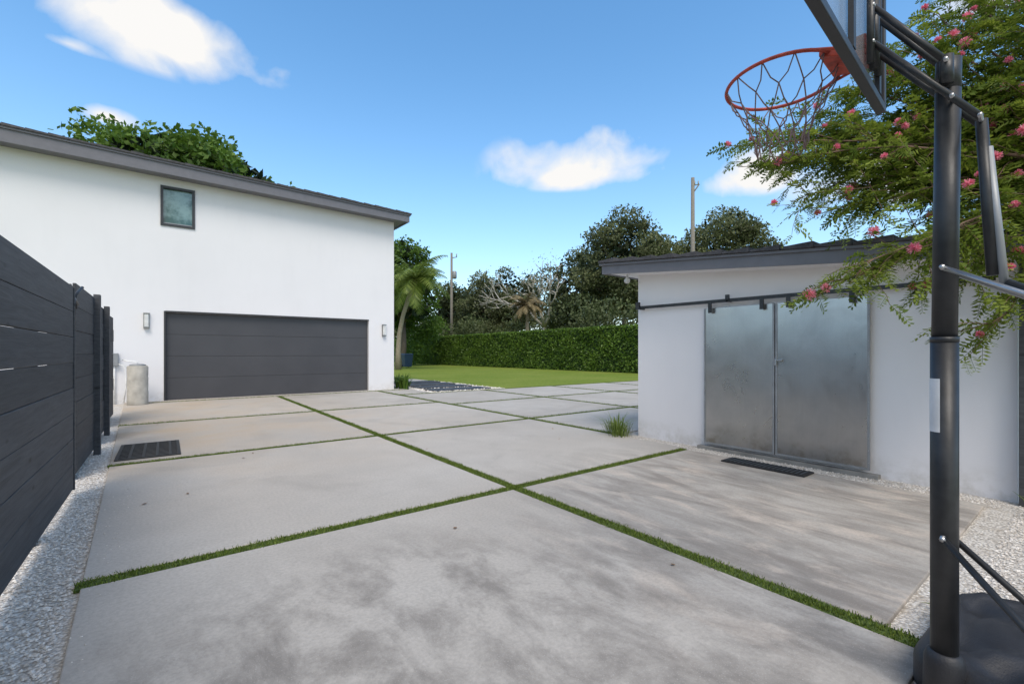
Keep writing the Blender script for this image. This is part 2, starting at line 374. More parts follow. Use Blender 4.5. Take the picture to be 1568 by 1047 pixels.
e4=fence(-.75,9.5,10.9,1.79,8,double=True)
tube('latch_bar',[(-.60,5.13,1.55),(-.62,5.35,1.62),(-.64,5.70,1.60)],.014,BLACK,e)
tube('latch_arm',[(-.61,5.14,1.60),(-.57,5.35,1.72)],.012,BLACK,e); tube('latch_arm',[(-.64,5.6,1.55),(-.64,5.6,1.70)],.012,BLACK,e)
box('garden_wall',-6.0,-5.8,-4,13.7,-.03,1.2,WHITE)
# ------------------------------------------------------------------ shed
sh=empty('garden_shed'); A=5.33
def zr(b): return 1.835+b*.1
hexa('wall',[(A,.44,-.03),(9.2,.44,-.03),(9.2,4.05,-.03),(A,4.05,-.03),(A,.44,zr(.44)+.08),(9.2,.44,zr(.44)+.08),(9.2,4.05,zr(4.05)+.08),(A,4.05,zr(4.05)+.08)],WHITE2,sh)
ax=4.93; y0,y1=-.1,4.37
hexa('soffit',[(ax+.03,y0,zr(y0)+.012),(9.5,y0,zr(y0)+.012),(9.5,y1-.03,zr(y1)+.012),(ax+.03,y1-.03,zr(y1)+.012),(ax+.03,y0,zr(y0)+.05),(9.5,y0,zr(y0)+.05),(9.5,y1-.03,zr(y1)+.05),(ax+.03,y1-.03,zr(y1)+.05)],WHITE2,sh)
hexa('fascia',[(ax,y0,zr(y0)),(ax+.03,y0,zr(y0)),(ax+.03,y1,zr(y1)),(ax,y1,zr(y1)),(ax,y0,zr(y0)+.12),(ax+.03,y0,zr(y0)+.12),(ax+.03,y1,zr(y1)+.12),(ax,y1,zr(y1)+.12)],FASC,sh)
hexa('fascia_side',[(ax+.03,y1-.03,zr(y1)),(9.5,y1-.03,zr(y1)),(9.5,y1,zr(y1)),(ax+.03,y1,zr(y1)),(ax+.03,y1-.03,zr(y1)+.12),(9.5,y1-.03,zr(y1)+.12),(9.5,y1,zr(y1)+.12),(ax+.03,y1,zr(y1)+.12)],FASC,sh)
hexa('roof_deck',[(ax-.03,y0,zr(y0)+.122),(9.5,y0,zr(y0)+.122),(9.5,y1+.03,zr(y1)+.122),(ax-.03,y1+.03,zr(y1)+.122),(ax-.03,y0,zr(y0)+.15),(9.5,y0,zr(y0)+.15),(9.5,y1+.03,zr(y1)+.15),(ax-.03,y1+.03,zr(y1)+.15)],FASC,sh)
y=y0
while y<y1:
    yy=min(y+.30,y1+.05)
    for row in range(5):
        xs=ax-.06+row*.9; lift=.004*row+random.uniform(0,.008)
        z_a=zr(y)+.152; z_b=zr(yy)+.152
        hexa('roof_tile',[(xs,y,z_a),(xs,yy-.01,z_b),(xs+.92,yy-.01,z_b),(xs+.92,y,z_a),
          (xs,y,z_a+.055+lift),(xs,yy-.01,z_b+.018+lift),(xs+.92,yy-.01,z_b+.014+lift),(xs+.92,y,z_a+.05+lift)],ROOFD,sh,.004)
    y=yy
def sdoor(b0,b1):
    box('door_sheet',A-.05,A-.035,b0,b1,.05,1.70,GALV,sh,.003)
    for bb in (b0,b1-.02): box('door_edge',A-.055,A-.0505,bb,bb+.02,.05,1.70,GREYM,sh)
    box('door_edge_bottom',A-.055,A-.0505,b0+.021,b1-.021,.05,.072,GREYM,sh)
    n=14
    for i in range(n):
        z=.12+i*1.5/(n-1)
        for bb in (b0+.01,b1-.01): tube('rivet',[(A-.055,bb,z),(A-.058,bb,z)],.004,STEEL,sh,6)
sdoor(1.37,2.205); sdoor(2.215,3.03)
box('door_handle',A-.075,A-.051,2.13,2.19,1.07,1.09,STEEL,sh,.004); box('door_handle_post',A-.078,A-.06,2.185,2.205,1.02,1.10,STEEL,sh,.004)
hexa('door_rail',[(A-.085,.55,1.735),(A-.075,.55,1.735),(A-.075,4.0,1.765),(A-.085,4.0,1.765),(A-.085,.55,1.775),(A-.075,.55,1.775),(A-.075,4.0,1.805),(A-.085,4.0,1.805)],BLACK,sh)
for b in (1.5,2.06,2.33,2.93):
    box('roller_strap',A-.10,A-.086,b-.022,b+.022,1.64,1.762,BLACK,sh,.003)
for b in (.7,2.72,3.95,1.2): tube('rail_bolt',[(A-.0,b,1.77),(A-.10,b,1.77)],.014,BLACK,sh,8); 
box('rail_stop',A-.10,A-.07,3.96,4.02,1.76,1.86,BLACK,sh); box('rail_stop',A-.10,A-.07,2.70,2.74,1.76,1.84,BLACK,sh)
box('threshold',A-.09,A-.002,1.3,3.1,-.02,.02,PAVE,sh)
fl=empty('security_light')
tube('arm',[(A-.15,4.12,2.28),(A-.15,4.12,2.21)],.015,PVC,fl); tube('head',[(A-.15,4.12,2.21),(A-.19,4.09,2.18),(A-.22,4.07,2.16)],[.015,.034,.042],PVC,fl,14)
gt=empty('side_gate')
box('gate_post',5.22,5.34,.30,.425,-.03,1.95,FENCE,gt,.004)
for i in range(8): box('gate_plank',5.26,5.285,-2.2,.298,.05+i*.22,.05+i*.22+.21,FENCE,gt,.003)
dm=empty('door_mat'); box('mat_body',4.72,4.96,1.72,2.52,.001,.016,RUBB,dm,.004)
for i in range(18): box('mat_rib',4.735,4.945,1.75+i*.042,1.77+i*.042,.0165,.021,BLACK,dm)
dg=empty('drain_grate')
box('frame',-.44,.14,6.42,6.46,.001,.012,IRON,dg);box('frame',-.44,.14,7.42,7.46,.001,.012,IRON,dg);box('frame',-.44,-.41,6.461,7.419,.001,.012,IRON,dg);box('frame',.11,.14,6.461,7.419,.001,.012,IRON,dg)
box('pit',-.409,.109,6.461,7.419,.001,.004,simple('pit_dark',(.12,.11,.10),1),dg)
for i in range(11): box('bar',-.409,.109,6.50+i*.085,6.535+i*.085,.0045,.011,IRON,dg)
for i in range(4): box('bar',-.33+i*.12,-.305+i*.12,6.462,7.418,.0115,.014,IRON,dg)
box('stone_paver',4.25,4.85,-.45,.30,-.02,.012,PAVE,None,.008)
box('stone_paver',5.0,5.25,.05,.30,-.02,.01,PAVE,None,.008)
for i in range(4):
    box('slate_paver',6.45+i*.1,8.5,12.3+i*1.15,13.1+i*1.15,-.03,.02+.01*i,DARKST,None,.01)
N=14; C=np.stack([rng.uniform(-.2,5,N),rng.uniform(1.2,10,N),np.full(N,.008)],1)
q=leafquads(C,.045,.022,flat=6); q[...,2]=np.clip(q[...,2]*.3+.006,.003,.03); quads('fallen_leaves',q,rng.uniform(0,1,N),LITT)
# ------------------------------------------------------------------ hedge
he=empty('clipped_hedge'); ha=21.7
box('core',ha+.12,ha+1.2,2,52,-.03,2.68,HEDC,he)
N=46000; y=rng.uniform(2,52,N); z=rng.uniform(0,2.8,N); x=ha+rng.uniform(-.02,.14,N)+.05*np.sin(y*2.1)*np.sin(z*3)
N2=9000; y2=rng.uniform(2,52,N2); x2=rng.uniform(ha,ha+1.2,N2); z2=2.74+rng.uniform(-.05,.09,N2)+.03*np.sin(y2*1.7)
C=np.concatenate([np.stack([x,y,z],1),np.stack([x2,y2,z2],1)])
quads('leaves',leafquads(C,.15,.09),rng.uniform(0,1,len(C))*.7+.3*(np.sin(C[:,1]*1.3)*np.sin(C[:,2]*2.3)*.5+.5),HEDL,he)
# ------------------------------------------------------------------ trees
def crown(name,clumps,n,leaf,mat,parent,tvar=.3):
    R=np.array([c[1]**2 for c in clumps]); cnt=(R/R.sum()*n).astype(int)
    Cs=[];T=[]
    for (c,rx,rz),m in zip(clumps,cnt):
        m=max(m,20); d=unit(rng.normal(size=(m,3))); r=rng.uniform(.25,1.0,m)**.5*(1+.25*np.sin(d[:,0]*5+rx*9)*np.sin(d[:,2]*6+d[:,1]*4))
        d2=d*np.array([rx,rx,rz])*r[:,None]; Cs.append(np.array(c)+d2)
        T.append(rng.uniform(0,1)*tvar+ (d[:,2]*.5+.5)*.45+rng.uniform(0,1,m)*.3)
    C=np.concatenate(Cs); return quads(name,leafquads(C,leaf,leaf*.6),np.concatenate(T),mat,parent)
def tree(name,X,d,top,rad,mat,n=7000,leaf=.34,ncl=26,cz=None,rz=None,trunk=.35,sub=.33,bark=None,low=.75,core=0):
    e=empty(name); base=F(X,d,0); cz=cz or top*.62; rz=rz or (top-cz)
    cl=[];limbs=[]; tp=base+Vector((random.uniform(-.5,.5),random.uniform(-.5,.5),cz*.55))
    limbs.append(([base+Vector((0,0,-.1)),base.lerp(tp,.5)+Vector((.15,.1,0)),tp],[trunk,trunk*.75,trunk*.6]))
    for i in range(ncl):
        v=Vector(rng.normal(size=3)).normalized(); r=random.uniform(.25,1)**.5
        rc=rad*sub*random.uniform(.6,1.25)
        c=Vector((base.x+v.x*(rad-rc*.7)*r,base.y+v.y*(rad-rc*.7)*r,cz+v.z*(rz-rc*.5)*r*(1 if v.z>0 else low)))
        cl.append((tuple(c),rc,rc*.75))
        if i%2==0:
            m=tp.lerp(c,.5)+Vector((0,0,.4)); limbs.append(([tp,m,c],[trunk*.4,trunk*.22,trunk*.07]))
    tubes('trunk_and_limbs',limbs,bark or BARK,e,6); crown('foliage',cl,n,leaf,mat,e)
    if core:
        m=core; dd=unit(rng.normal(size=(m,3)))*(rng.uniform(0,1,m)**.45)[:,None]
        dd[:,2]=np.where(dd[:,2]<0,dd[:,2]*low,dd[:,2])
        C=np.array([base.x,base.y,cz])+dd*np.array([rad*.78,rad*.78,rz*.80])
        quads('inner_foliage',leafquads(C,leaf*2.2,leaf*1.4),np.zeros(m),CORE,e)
    return e
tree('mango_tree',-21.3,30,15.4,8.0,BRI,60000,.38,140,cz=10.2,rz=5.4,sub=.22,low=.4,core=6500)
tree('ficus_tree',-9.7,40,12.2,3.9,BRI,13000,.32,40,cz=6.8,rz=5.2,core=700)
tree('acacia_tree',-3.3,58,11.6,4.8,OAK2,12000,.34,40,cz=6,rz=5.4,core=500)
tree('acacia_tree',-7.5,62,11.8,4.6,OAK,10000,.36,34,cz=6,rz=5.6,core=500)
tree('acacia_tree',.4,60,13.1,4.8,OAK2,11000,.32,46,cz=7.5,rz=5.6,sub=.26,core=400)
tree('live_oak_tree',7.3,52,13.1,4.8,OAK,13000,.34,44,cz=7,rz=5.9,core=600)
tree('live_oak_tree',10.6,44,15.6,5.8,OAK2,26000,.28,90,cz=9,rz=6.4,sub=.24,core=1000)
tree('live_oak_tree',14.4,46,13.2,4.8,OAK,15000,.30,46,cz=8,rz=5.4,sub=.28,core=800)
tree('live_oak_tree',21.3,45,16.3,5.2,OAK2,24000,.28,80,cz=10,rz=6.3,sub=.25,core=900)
tree('live_oak_tree',26.5,50,12,5.0,OAK,9000,.36,34,cz=7,rz=5)
tree('live_oak_tree',34,50,11.5,6,OAK,9000,.38,34,cz=7,rz=5)
e=empty('bare_tree'); base=F(3.5,50,0); limbs=[];tips=[]
def grow(p,dv,L,r,dep):
    q=p+dv*L; m=p.lerp(q,.5)+Vector(rng.normal(size=3))*L*.06; limbs.append(([p,m,q],[r,r*.8,r*.6]))
    if dep==0: tips.append(q); return
    for _ in range(3):
        nd=(dv+Vector(rng.normal(size=3))*.45+Vector((0,0,.1))).normalized(); grow(q,nd,L*random.uniform(.6,.85),r*.62,dep-1)
grow(base,Vector((0,0,1)),4.0,.28,4)
tubes('branches',limbs,simple('pale_bark',(.48,.45,.40),.9),e,5)
tp=np.array([tuple(t) for t in tips]); C=np.repeat(tp,8,axis=0)+rng.normal(size=(len(tp)*8,3))*.45
quads('leaves',leafquads(C,.20,.11),rng.uniform(0,1,len(C)),GREYL,e)
cl=[]
for i in range(170):
    X=random.uniform(-34,75); d=random.uniform(64,76); r=random.uniform(1.6,3.0)
    cl.append((tuple(F(X,d,random.uniform(.5,8.4))),r,r*.8))
crown('distant_treeline',cl,34000,.55,OAK,None)
cl=[]
for i in range(80):
    b=random.uniform(8,58); r=random.uniform(.9,1.9); cl.append(((ha+random.uniform(3,8),b,random.uniform(1.5,4.8)),r,r*.8))
crown('shrub_belt',cl,18000,.28,OAK,None)
cl=[]
for i in range(16):
    r=random.uniform(.8,1.3); cl.append((tuple(F(random.uniform(-10.5,-6.6),random.uniform(41,46),random.uniform(.6,4.5))),r,r))
crown('garden_shrubs',cl,5000,.25,BRI,None)
def palm(name,X,d,hgt,bx,fl,n,mat,tr=.14,droop=1.0,trunk_mat=None):
    e=empty(name); b0=F(bx,d,0); t=F(X,d,hgt)
    pts=[b0.lerp(t,s)+(F((X-bx)*-.35*math.sin(s*3.14),0,0)) for s in (0,.2,.4,.6,.8,1)]
    tube('trunk',pts,[tr*1.5,tr*1.1,tr,tr*.9,tr*.9,tr],trunk_mat or PBARK,e,10)
    Q=[];T=[];st=[]
    for i in range(n):
        az=i*2.399+random.uniform(-.2,.2); el=math.radians(random.uniform(-25,75)); L=fl*random.uniform(.8,1.1)
        h=Vector((math.cos(az),math.sin(az),0)); p=t.copy(); path=[p.copy()]; S=14
        for s in range(S):
            ang=el-(s/S)**1.2*1.5*droop; p=p+(h*math.cos(ang)+Vector((0,0,math.sin(ang))))*L/S; path.append(p.copy())
        st.append((path,[.03*(1-.9*j/S) for j in range(S+1)]))
        sd=h.cross(Vector((0,0,1)))
        for s in range(2,S+1):
          for hh in (0,.5):
            pp=path[s-1].lerp(path[s],hh)
            tdir=(path[s]-path[s-1]).normalized(); ll=fl*.26*math.sin(math.pi*(.12+.85*s/(S+1)))
            for sg in (-1,1):
                dv=(sd*sg+tdir*.6+Vector((0,0,-.45+random.uniform(-.25,.15)))).normalized(); w=tdir*.045
                Q.append([pp-w,pp+w,pp+dv*ll+w*.2,pp+dv*ll-w*.2]); T.append(random.random()*.8+.2)
    tubes('frond_stems',st,mat,e,4)
    quads('fronds',np.array([[tuple(v) for v in q] for q in Q]),np.array(T),mat,e)
palm('coconut_palm',-6.8,32,6.2,-8.0,3.1,34,PALM,tr=.16)
palm('cabbage_palm',1.4,42,5.5,1.4,2.1,32,PALMD,tr=.2,droop=1.2)
def upole(X,d,h,trans):
    e=empty('utility_pole'); b=F(X,d,0); tube('pole',[b,b+Vector((0,0,h))],[.2,.13],POLE,e,10)
    dx=Vector((CT,-ST,0))
    if trans:
        c=b+dx*.35; tube('transformer',[c+Vector((0,0,h-3.1)),c+Vector((0,0,h-3.0)),c+Vector((0,0,h-2.3)),c+Vector((0,0,h-2.2))],[.2,.27,.27,.2],GREYM,e,14)
        tube('arm',[b+Vector((0,0,h-.6)),b+dx*.6+Vector((0,0,h-.5))],.05,POLE,e); tube('insulator',[b+dx*.6+Vector((0,0,h-.5)),b+dx*.6+Vector((0,0,h-.1))],.06,GREYM,e)
    else:
        tube('arm',[b+Vector((0,0,h-1.2)),b+dx*.5+Vector((0,0,h-.5))],.05,POLE,e)
        tube('arm',[b+Vector((0,0,h-.6)),b+dx*.5+Vector((0,0,h-.5))],.04,POLE,e)
        for s in (.0,.28): tube('insulator',[b+dx*(.15+s)+Vector((0,0,h-.55)),b+dx*(.15+s)+Vector((0,0,h-.25))],.05,GREYM,e)
upole(-7.3,55,13.2,True); upole(13.9,35,14.6,False)
bn=empty('wheelie_bin'); b=F(-8.3,36,0)
hexa('body',[b+Vector(v) for v in ((-.28,-.28,.05),(.28,-.28,.05),(.28,.28,.05),(-.28,.28,.05),(-.36,-.36,1.0),(.36,-.36,1.0),(.36,.36,1.0),(-.36,.36,1.0))],BLUEB,bn,.03)
hexa('lid',[b+Vector(v) for v in ((-.38,-.4,1.01),(.38,-.4,1.01),(.38,.4,1.01),(-.38,.4,1.01),(-.34,-.36,1.1),(.34,-.36,1.1),(.34,.36,1.1),(-.34,.36,1.1))],BLUEB,bn,.03)
for s in (-.3,.3): tube('wheel',[b+Vector((s-.04,.35,.12)),b+Vector((s+.04,.35,.12))],.12,BLACK,bn,14)
def tuft(name,p,h,n,mat,spread=.6,w=.006):
    p=np.array(p); az=rng.uniform(0,6.28,n); r=rng.uniform(0,.10,n)*spread*2
    b=p+np.stack([np.cos(az)*r,np.sin(az)*r,np.zeros(n)],1); hh=h*rng.uniform(.5,1.1,n)
    out=np.stack([np.cos(az),np.sin(az),np.zeros(n)],1)*(rng.uniform(.1,1,n)*spread)[:,None]
    m=b+out*hh[:,None]*.45+np.array([0,0,1])*hh[:,None]*.65; t=b+out*hh[:,None]*1.2+np.array([0,0,1])*hh[:,None]*rng.uniform(.55,1,n)[:,None]
    s=np.stack([-np.sin(az),np.cos(az),np.zeros(n)],1)*w
    Q=np.concatenate([np.stack([b-s,b+s,m+s,m-s],1),np.stack([m-s,m+s,t+s*.2,t-s*.2],1)])
    tt=rng.uniform(0,1,n); quads(name,Q,np.concatenate([tt,tt]),mat)
tuft('grass_plant',(5.18,4.30,-.02),.32,170,PALM,.9,.004); tuft('grass_plant',(5.08,4.18,-.02),.22,110,PALM,.9,.004)
tuft('bromeliad_plant',(6.1,13.75,-.02),.55,120,BRI,.8,.02); tuft('bromeliad_plant',(6.3,14.6,-.02),.5,90,BRI,.8,.02)
tuft('weed_plant',(4.97,.25,-.02),.16,60,PALM); tuft('weed_plant',(2.75,.36,-.02),.10,60,PALM)
# ------------------------------------------------------------------ flowering tree (right)
ft=empty('flowering_powderpuff_tree')
S0=F(5.3,3.3,0); S1=F(5.1,3.3,1.5); S2=F(4.9,3.4,2.3)
stems=[([S0+Vector((0,0,-.1)),S1,S2],[.13,.11,.09])]
tips=[(1.99,4.2,3.06),(2.33,4.0,2.82),(2.44,4.0,2.48),(2.62,3.9,2.34),(2.88,4.5,3.26),(2.94,4.3,3.63),(3.29,4.2,3.69),(3.71,4.2,4.05),(4.0,4.0,4.09),(4.45,4.0,4.2),
(2.81,3.8,2.5),(3.0,3.6,2.36),(2.24,3.25,1.60),(2.54,3.3,1.72),(2.74,3.1,1.85),(2.92,3.2,1.62),(3.29,3.2,1.27),(3.41,4.6,3.4),(3.98,4.5,3.36),(4.11,4.3,3.69),(4.34,4.0,2.82),
(3.56,3.2,1.85),(3.74,3.8,2.55),(2.42,4.6,3.3),(3.45,3.9,2.6),(3.21,4.1,2.85),(3.1,4.4,3.05),(3.7,4.2,3.0),(4.0,3.7,3.3),(3.9,4.6,3.9),(3.5,4.9,3.7),(4.5,4.4,3.5),(4.2,3.6,2.3),(3.6,3.5,2.2),(2.7,4.6,3.05),(2.2,4.4,2.95),(4.6,3.9,3.1),(4.4,3.5,3.6),(3.0,4.9,3.5),(2.85,4.2,2.7),
(4.3,4.2,4.4),(4.6,3.6,4.0),(4.1,3.5,3.9),(3.8,4.0,3.5),(4.5,4.5,4.6),(4.3,3.3,2.9),(4.2,3.2,2.0),(2.35,3.2,1.72),(4.7,4.2,2.9),
(3.4,4.4,3.9),(3.9,4.3,4.4),(4.2,4.6,4.9),(3.6,4.0,3.75),(3.3,4.7,3.3),(3.0,4.3,3.3),(2.6,4.3,3.0),(4.5,3.9,4.7),(3.8,3.7,3.1),(3.4,3.8,2.95),(4.1,4.0,3.1),(3.0,4.0,2.6)]
fr_p=[];fr_d=[]
def addtwig(path,dens):
    for j in range(len(path)-1):
        for _ in range(dens):
            p=path[j].lerp(path[j+1],random.random()); t=(path[j+1]-path[j]).normalized()
            sd=t.cross(Vector((0,0,1))); sd=sd.normalized() if sd.length>.01 else Vector((1,0,0))
            dv=(t*.8+sd*random.choice((-1,1))*random.uniform(.5,1.1)+Vector((0,0,random.uniform(-.45,.35)))).normalized()
            fr_p.append(p); fr_d.append(dv)
flow=[]
for (X,d,Z) in tips:
    T=F(X,d,Z); L=(T-S2).length
    mid=S2.lerp(T,.5)+Vector((random.uniform(-.15,.15),random.uniform(-.15,.15),.12*L+random.uniform(0,.15)))
    path=[]
    for s in range(15):
        u=s/14; p=S2*(1-u)**2+mid*2*u*(1-u)+T*u*u; p=p+Vector(rng.normal(size=3))*.014; path.append(p)
    stems.append((path,[.018*(1-u/14*.92)+.0015 for u in range(15)]))
    addtwig(path[5:],4)
    for s in range(3,14):
        for _ in range(2):
            if random.random()<.9:
                p=path[s]; t=(path[min(s+1,14)]-path[s-1]).normalized()
                dv=(t+Vector(rng.normal(size=3))*.6).normalized(); l=random.uniform(.2,.5); tw=[p]
                for q in range(5):
                    dv=(dv+Vector((0,0,-.06))+Vector(rng.normal(size=3))*.10).normalized(); tw.append(tw[-1]+dv*l/5)
                stems.append((tw,[.004,.0036,.003,.0025,.002,.0014])); addtwig(tw,2)
                if random.random()<.13: flow.append(tw[-1]+Vector((0,0,.03)))
    if random.random()<.6: flow.append(T+Vector((0,0,.02)))
tubes('branches',stems,TWIG,ft,5)
nf=len(fr_p); P=np.array([tuple(p) for p in fr_p]); D=unit(np.array([tuple(v) for v in fr_d]))
upv=unit(np.tile([0,0,1.],(nf,1))+rng.normal(size=(nf,3))*.45); Sd=unit(np.cross(D,upv)); Up=unit(np.cross(Sd,D))
Lf=rng.uniform(.08,.18,nf); Q=[];Tn=[]; ft_t=rng.uniform(0,1,nf)**1.2
NL=7
for i in range(NL):
    u=(i+.8)/NL
    c=P+D*(Lf*u)[:,None]-np.array([0,0,1])*(Lf*.35*u*u)[:,None]
    ll=(Lf*.35*np.sin(math.pi*(.18+.7*u)))[:,None]
    for sg in (-1,1):
        dv=unit(Sd*sg+D*.5-Up*.15+rng.normal(size=(nf,3))*.22); w=D*(Lf*.066)[:,None]
        m=c+dv*ll*.5
        Q.append(np.stack([c,m-w,c+dv*ll,m+w],1)); Tn.append(ft_t*.7+rng.uniform(0,.3,nf))
w=Sd*.0012; e_=P+D*Lf[:,None]-np.array([0,0,1])*(Lf*.3)[:,None]
Q.append(np.stack([P-w,P+w,e_+w,e_-w],1)); Tn.append(np.zeros(nf))
quads('leaves',np.concatenate(Q),np.concatenate(Tn),MIM,ft)
fx=np.array([tuple(p) for p in flow]); per=110
C=np.repeat(fx,per,axis=0); dd=unit(rng.normal(size=(len(C),3))+np.array([0,0,.35])); rr=np.repeat(rng.uniform(.024,.044,len(fx)),per)[:,None]*rng.uniform(.7,1.15,(len(C),1))
s=unit(np.cross(dd,rng.normal(size=dd.shape)))*.0028
quads('blossoms',np.stack([C-s*.4,C+s*.4,C+dd*rr+s*1.5,C+dd*rr-s*1.5],1),rng.uniform(0,1,len(C)),PINK,ft)
# ------------------------------------------------------------------ basketball hoop
bh=empty('basketball_hoop'); PX,PD=1.425,1.5
def T(n,pts,r,m=BLACK,seg=16): return tube(n,[F(*p) for p in pts],r,m,bh,seg)
T('pole_lower',[(PX,PD,.12),(PX,PD,1.2)],.0355,BLACK,28); T('pole_mid',[(PX,PD,1.2),(PX+.012,PD,2.02)],.0325,BLACK,28)
T('pole_top',[(PX+.012,PD,2.02),(PX+.014,PD,2.12),(PX+.014,PD,2.125)],[.0325,.0325,.018],BLACK,28)
T('pole_collar',[(PX,PD,1.195),(PX,PD,1.212)],.0365,BLACK,28)
ux,ud=.749,.663
def side(p,s): return (p[0]+ux*s,p[1]+ud*s,p[2])
for s in (-.046,.046):
    a=side((1.437,1.5,2.10),s); b=side((1.335,1.665,2.40),s); T('boom_upper',[a,b],.010)
    a=side((1.475,1.43,1.885),s); b=side((1.335,1.665,2.27),s); T('boom_lower',[a,b],.010)
    T('boom_plate',[side((1.437,1.5,2.03),s*.85),side((1.437,1.5,2.12),s*.85)],.018)
for z,(x,d) in ((2.10,(1.437,1.5)),(2.40,(1.335,1.665)),(2.27,(1.335,1.665)),(1.885,(1.475,1.43)),(1.975,(1.442,1.485))):
    T('pivot_bolt',[side((x,d,z),-.07),side((x,d,z),.07)],.006,STEEL,8)
T('bracket_post',[(1.33,1.67,2.2),(1.33,1.67,2.5)],.016); T('bracket_post',[side((1.33,1.67,2.2),.06),side((1.33,1.67,2.5),.06)],.012); T('bracket_post',[side((1.33,1.67,2.2),-.06),side((1.33,1.67,2.5),-.06)],.012)
T('lift_tube_outer',[(1.475,1.43,1.89),(1.49,1.41,1.40)],.015); T('lift_tube_inner',[(1.486,1.42,1.80),(1.505,1.39,1.36)],.011,GREYM)
for s in (-.045,.045):
    T('handle_strut',[side((PX,PD,1.435),s),side((1.54,1.28,1.29),s),side((1.60,1.12,1.20),s)],.008,STEEL)
T('handle_grip',[(1.50,1.38,1.37),(1.60,1.15,1.22)],.014)
T('pivot_bolt',[side((PX,PD,1.435),-.065),side((PX,PD,1.435),.065)],.008,STEEL,8)
for s in (-.15,.15): T('base_strut',[side((PX,PD,.56),s*.30),side((1.60,1.0,.12),s*1.4)],.0100)
T('pivot_bolt',[side((PX,PD,.56),-.06),side((PX,PD,.56),.06)],.008,STEEL,8)
V=[];Fc=[]; n=8
for i in range(n):
    for z in (.90,1.075):
        an=math.radians(150+i*9); V.append(tuple(F(PX+math.cos(an)*.0368,PD+math.sin(an)*.0368*-1,z)))
for i in range(n-1): Fc.append((2*i,2*i+2,2*i+3,2*i+1))
me=bpy.data.meshes.new('label'); me.from_pydata(V,[],Fc); link(me,'label',LABEL,bh)
o0=(.828,1.239)
def bp(s,z,off=0): return F(o0[0]+ux*s-ud*off,o0[1]+ud*s+ux*off,z)
def bslab(n,s0,s1,z0,z1,o0_,o1_,m,bev=0):
    return hexa(n,[bp(s0,z0,o0_),bp(s1,z0,o0_),bp(s1,z0,o1_),bp(s0,z0,o1_),bp(s0,z1,o0_),bp(s1,z1,o0_),bp(s1,z1,o1_),bp(s0,z1,o1_)],m,bh,bev)
s0,s1=-.05,.875; zb0,zb1=2.115,2.82
bslab('board',s0+.03,s1-.03,zb0+.03,zb1-.03,.008,.014,ACR)
bslab('board_frame',s0,s1,zb0,zb0+.03,-.01,.022,FRAME,.003);bslab('board_frame',s0,s1,zb1-.03,zb1,-.01,.022,FRAME,.003)
bslab('board_frame',s0,s0+.03,zb0+.031,zb1-.031,-.01,.022,FRAME,.003);bslab('board_frame',s1-.03,s1,zb0+.031,zb1-.031,-.01,.022,FRAME,.003)
bslab('board_brace',.35,.38,zb0+.031,zb1-.031,-.012,.004,FRAME);bslab('board_brace',.74,.77,zb0+.031,zb1-.031,-.012,.004,FRAME)
RC=F(1.145,1.935,2.305); dirv=(F(-ud,ux,0)).normalized(); across=F(ux,ud,0).normalized(); R=.212
ring=[RC+(dirv*math.cos(a)+across*math.sin(a))*R for a in [2*math.pi*i/48 for i in range(49)]]
tube('rim_ring',ring,.0072,RED,bh,10)
bk=RC-dirv*(R-.05)
bc=RC-dirv*.30
hexa('rim_bracket',[bk-across*.10+Vector((0,0,-.010)),bc-across*.06+Vector((0,0,-.05)),bc+across*.06+Vector((0,0,-.05)),bk+across*.10+Vector((0,0,-.010)),
 bk-across*.10+Vector((0,0,.008)),bc-across*.06+Vector((0,0,.03)),bc+across*.06+Vector((0,0,.03)),bk+across*.10+Vector((0,0,.008))],RED,bh,.003)
for sg in (-1,1): tube('rim_brace',[bc+across*.06*sg+Vector((0,0,-.02)),RC+(dirv*math.cos(2.3)+across*math.sin(2.3)*sg)*R],.006,RED,bh,8)
cords=[];nn=12; zs=[0,-.08,-.16,-.23,-.30]; rs=[R,.165,.125,.098,.09]
def npnt(i,l): 
    a=2*math.pi*(i+.5*(l%2))/nn; return RC+(dirv*math.cos(a)+across*math.sin(a))*rs[l]+Vector((0,0,zs[l]))
for l in range(4):
    for i in range(nn):
        p=npnt(i,l)
        for k2 in ((0,-1) if l%2==0 else (0,1)):
            q=npnt(i+k2,l+1); m=p.lerp(q,.5)+Vector((random.uniform(-.010,.010),random.uniform(-.010,.010),-.014)); cords.append(([p,m,q],.0026))
tubes('net',cords,NETM,bh,5)
V=[];Fc=[]; nb=72; lev=[(.98,0),(1.0,.02),(1.0,.10),(.97,.13),(.91,.155),(.84,.165),(.80,.150),(.70,.145),(.62,.168),(.40,.172),(0.02,.172)]
for (sc,z) in lev:
    for i in range(nb):
        a=2*math.pi*i/nb; ca,sa=math.cos(a),math.sin(a); e=.62
        lob=1+.03*math.cos(6*a)
        x=.46*math.copysign(abs(ca)**e,ca)*sc*lob; y=.44*math.copysign(abs(sa)**e,sa)*sc*lob
        V.append((2.42+x,.005+y,-.02+z+ .016*math.sin(9*a)*(.5<sc<.85)))
for l in range(len(lev)-1):
    for i in range(nb):
        j=(i+1)%nb; Fc.append((l*nb+i,l*nb+j,(l+1)*nb+j,(l+1)*nb+i))
me=bpy.data.meshes.new('base_tank'); me.from_pydata(V,[],Fc); o=link(me,'base_tank',PLASTIC,bh,True)
T('pole_socket',[(PX,PD,-.02),(PX,PD,.15),(PX,PD,.175),(PX,PD,.18)],[.056,.052,.044,.036],PLASTIC,24)
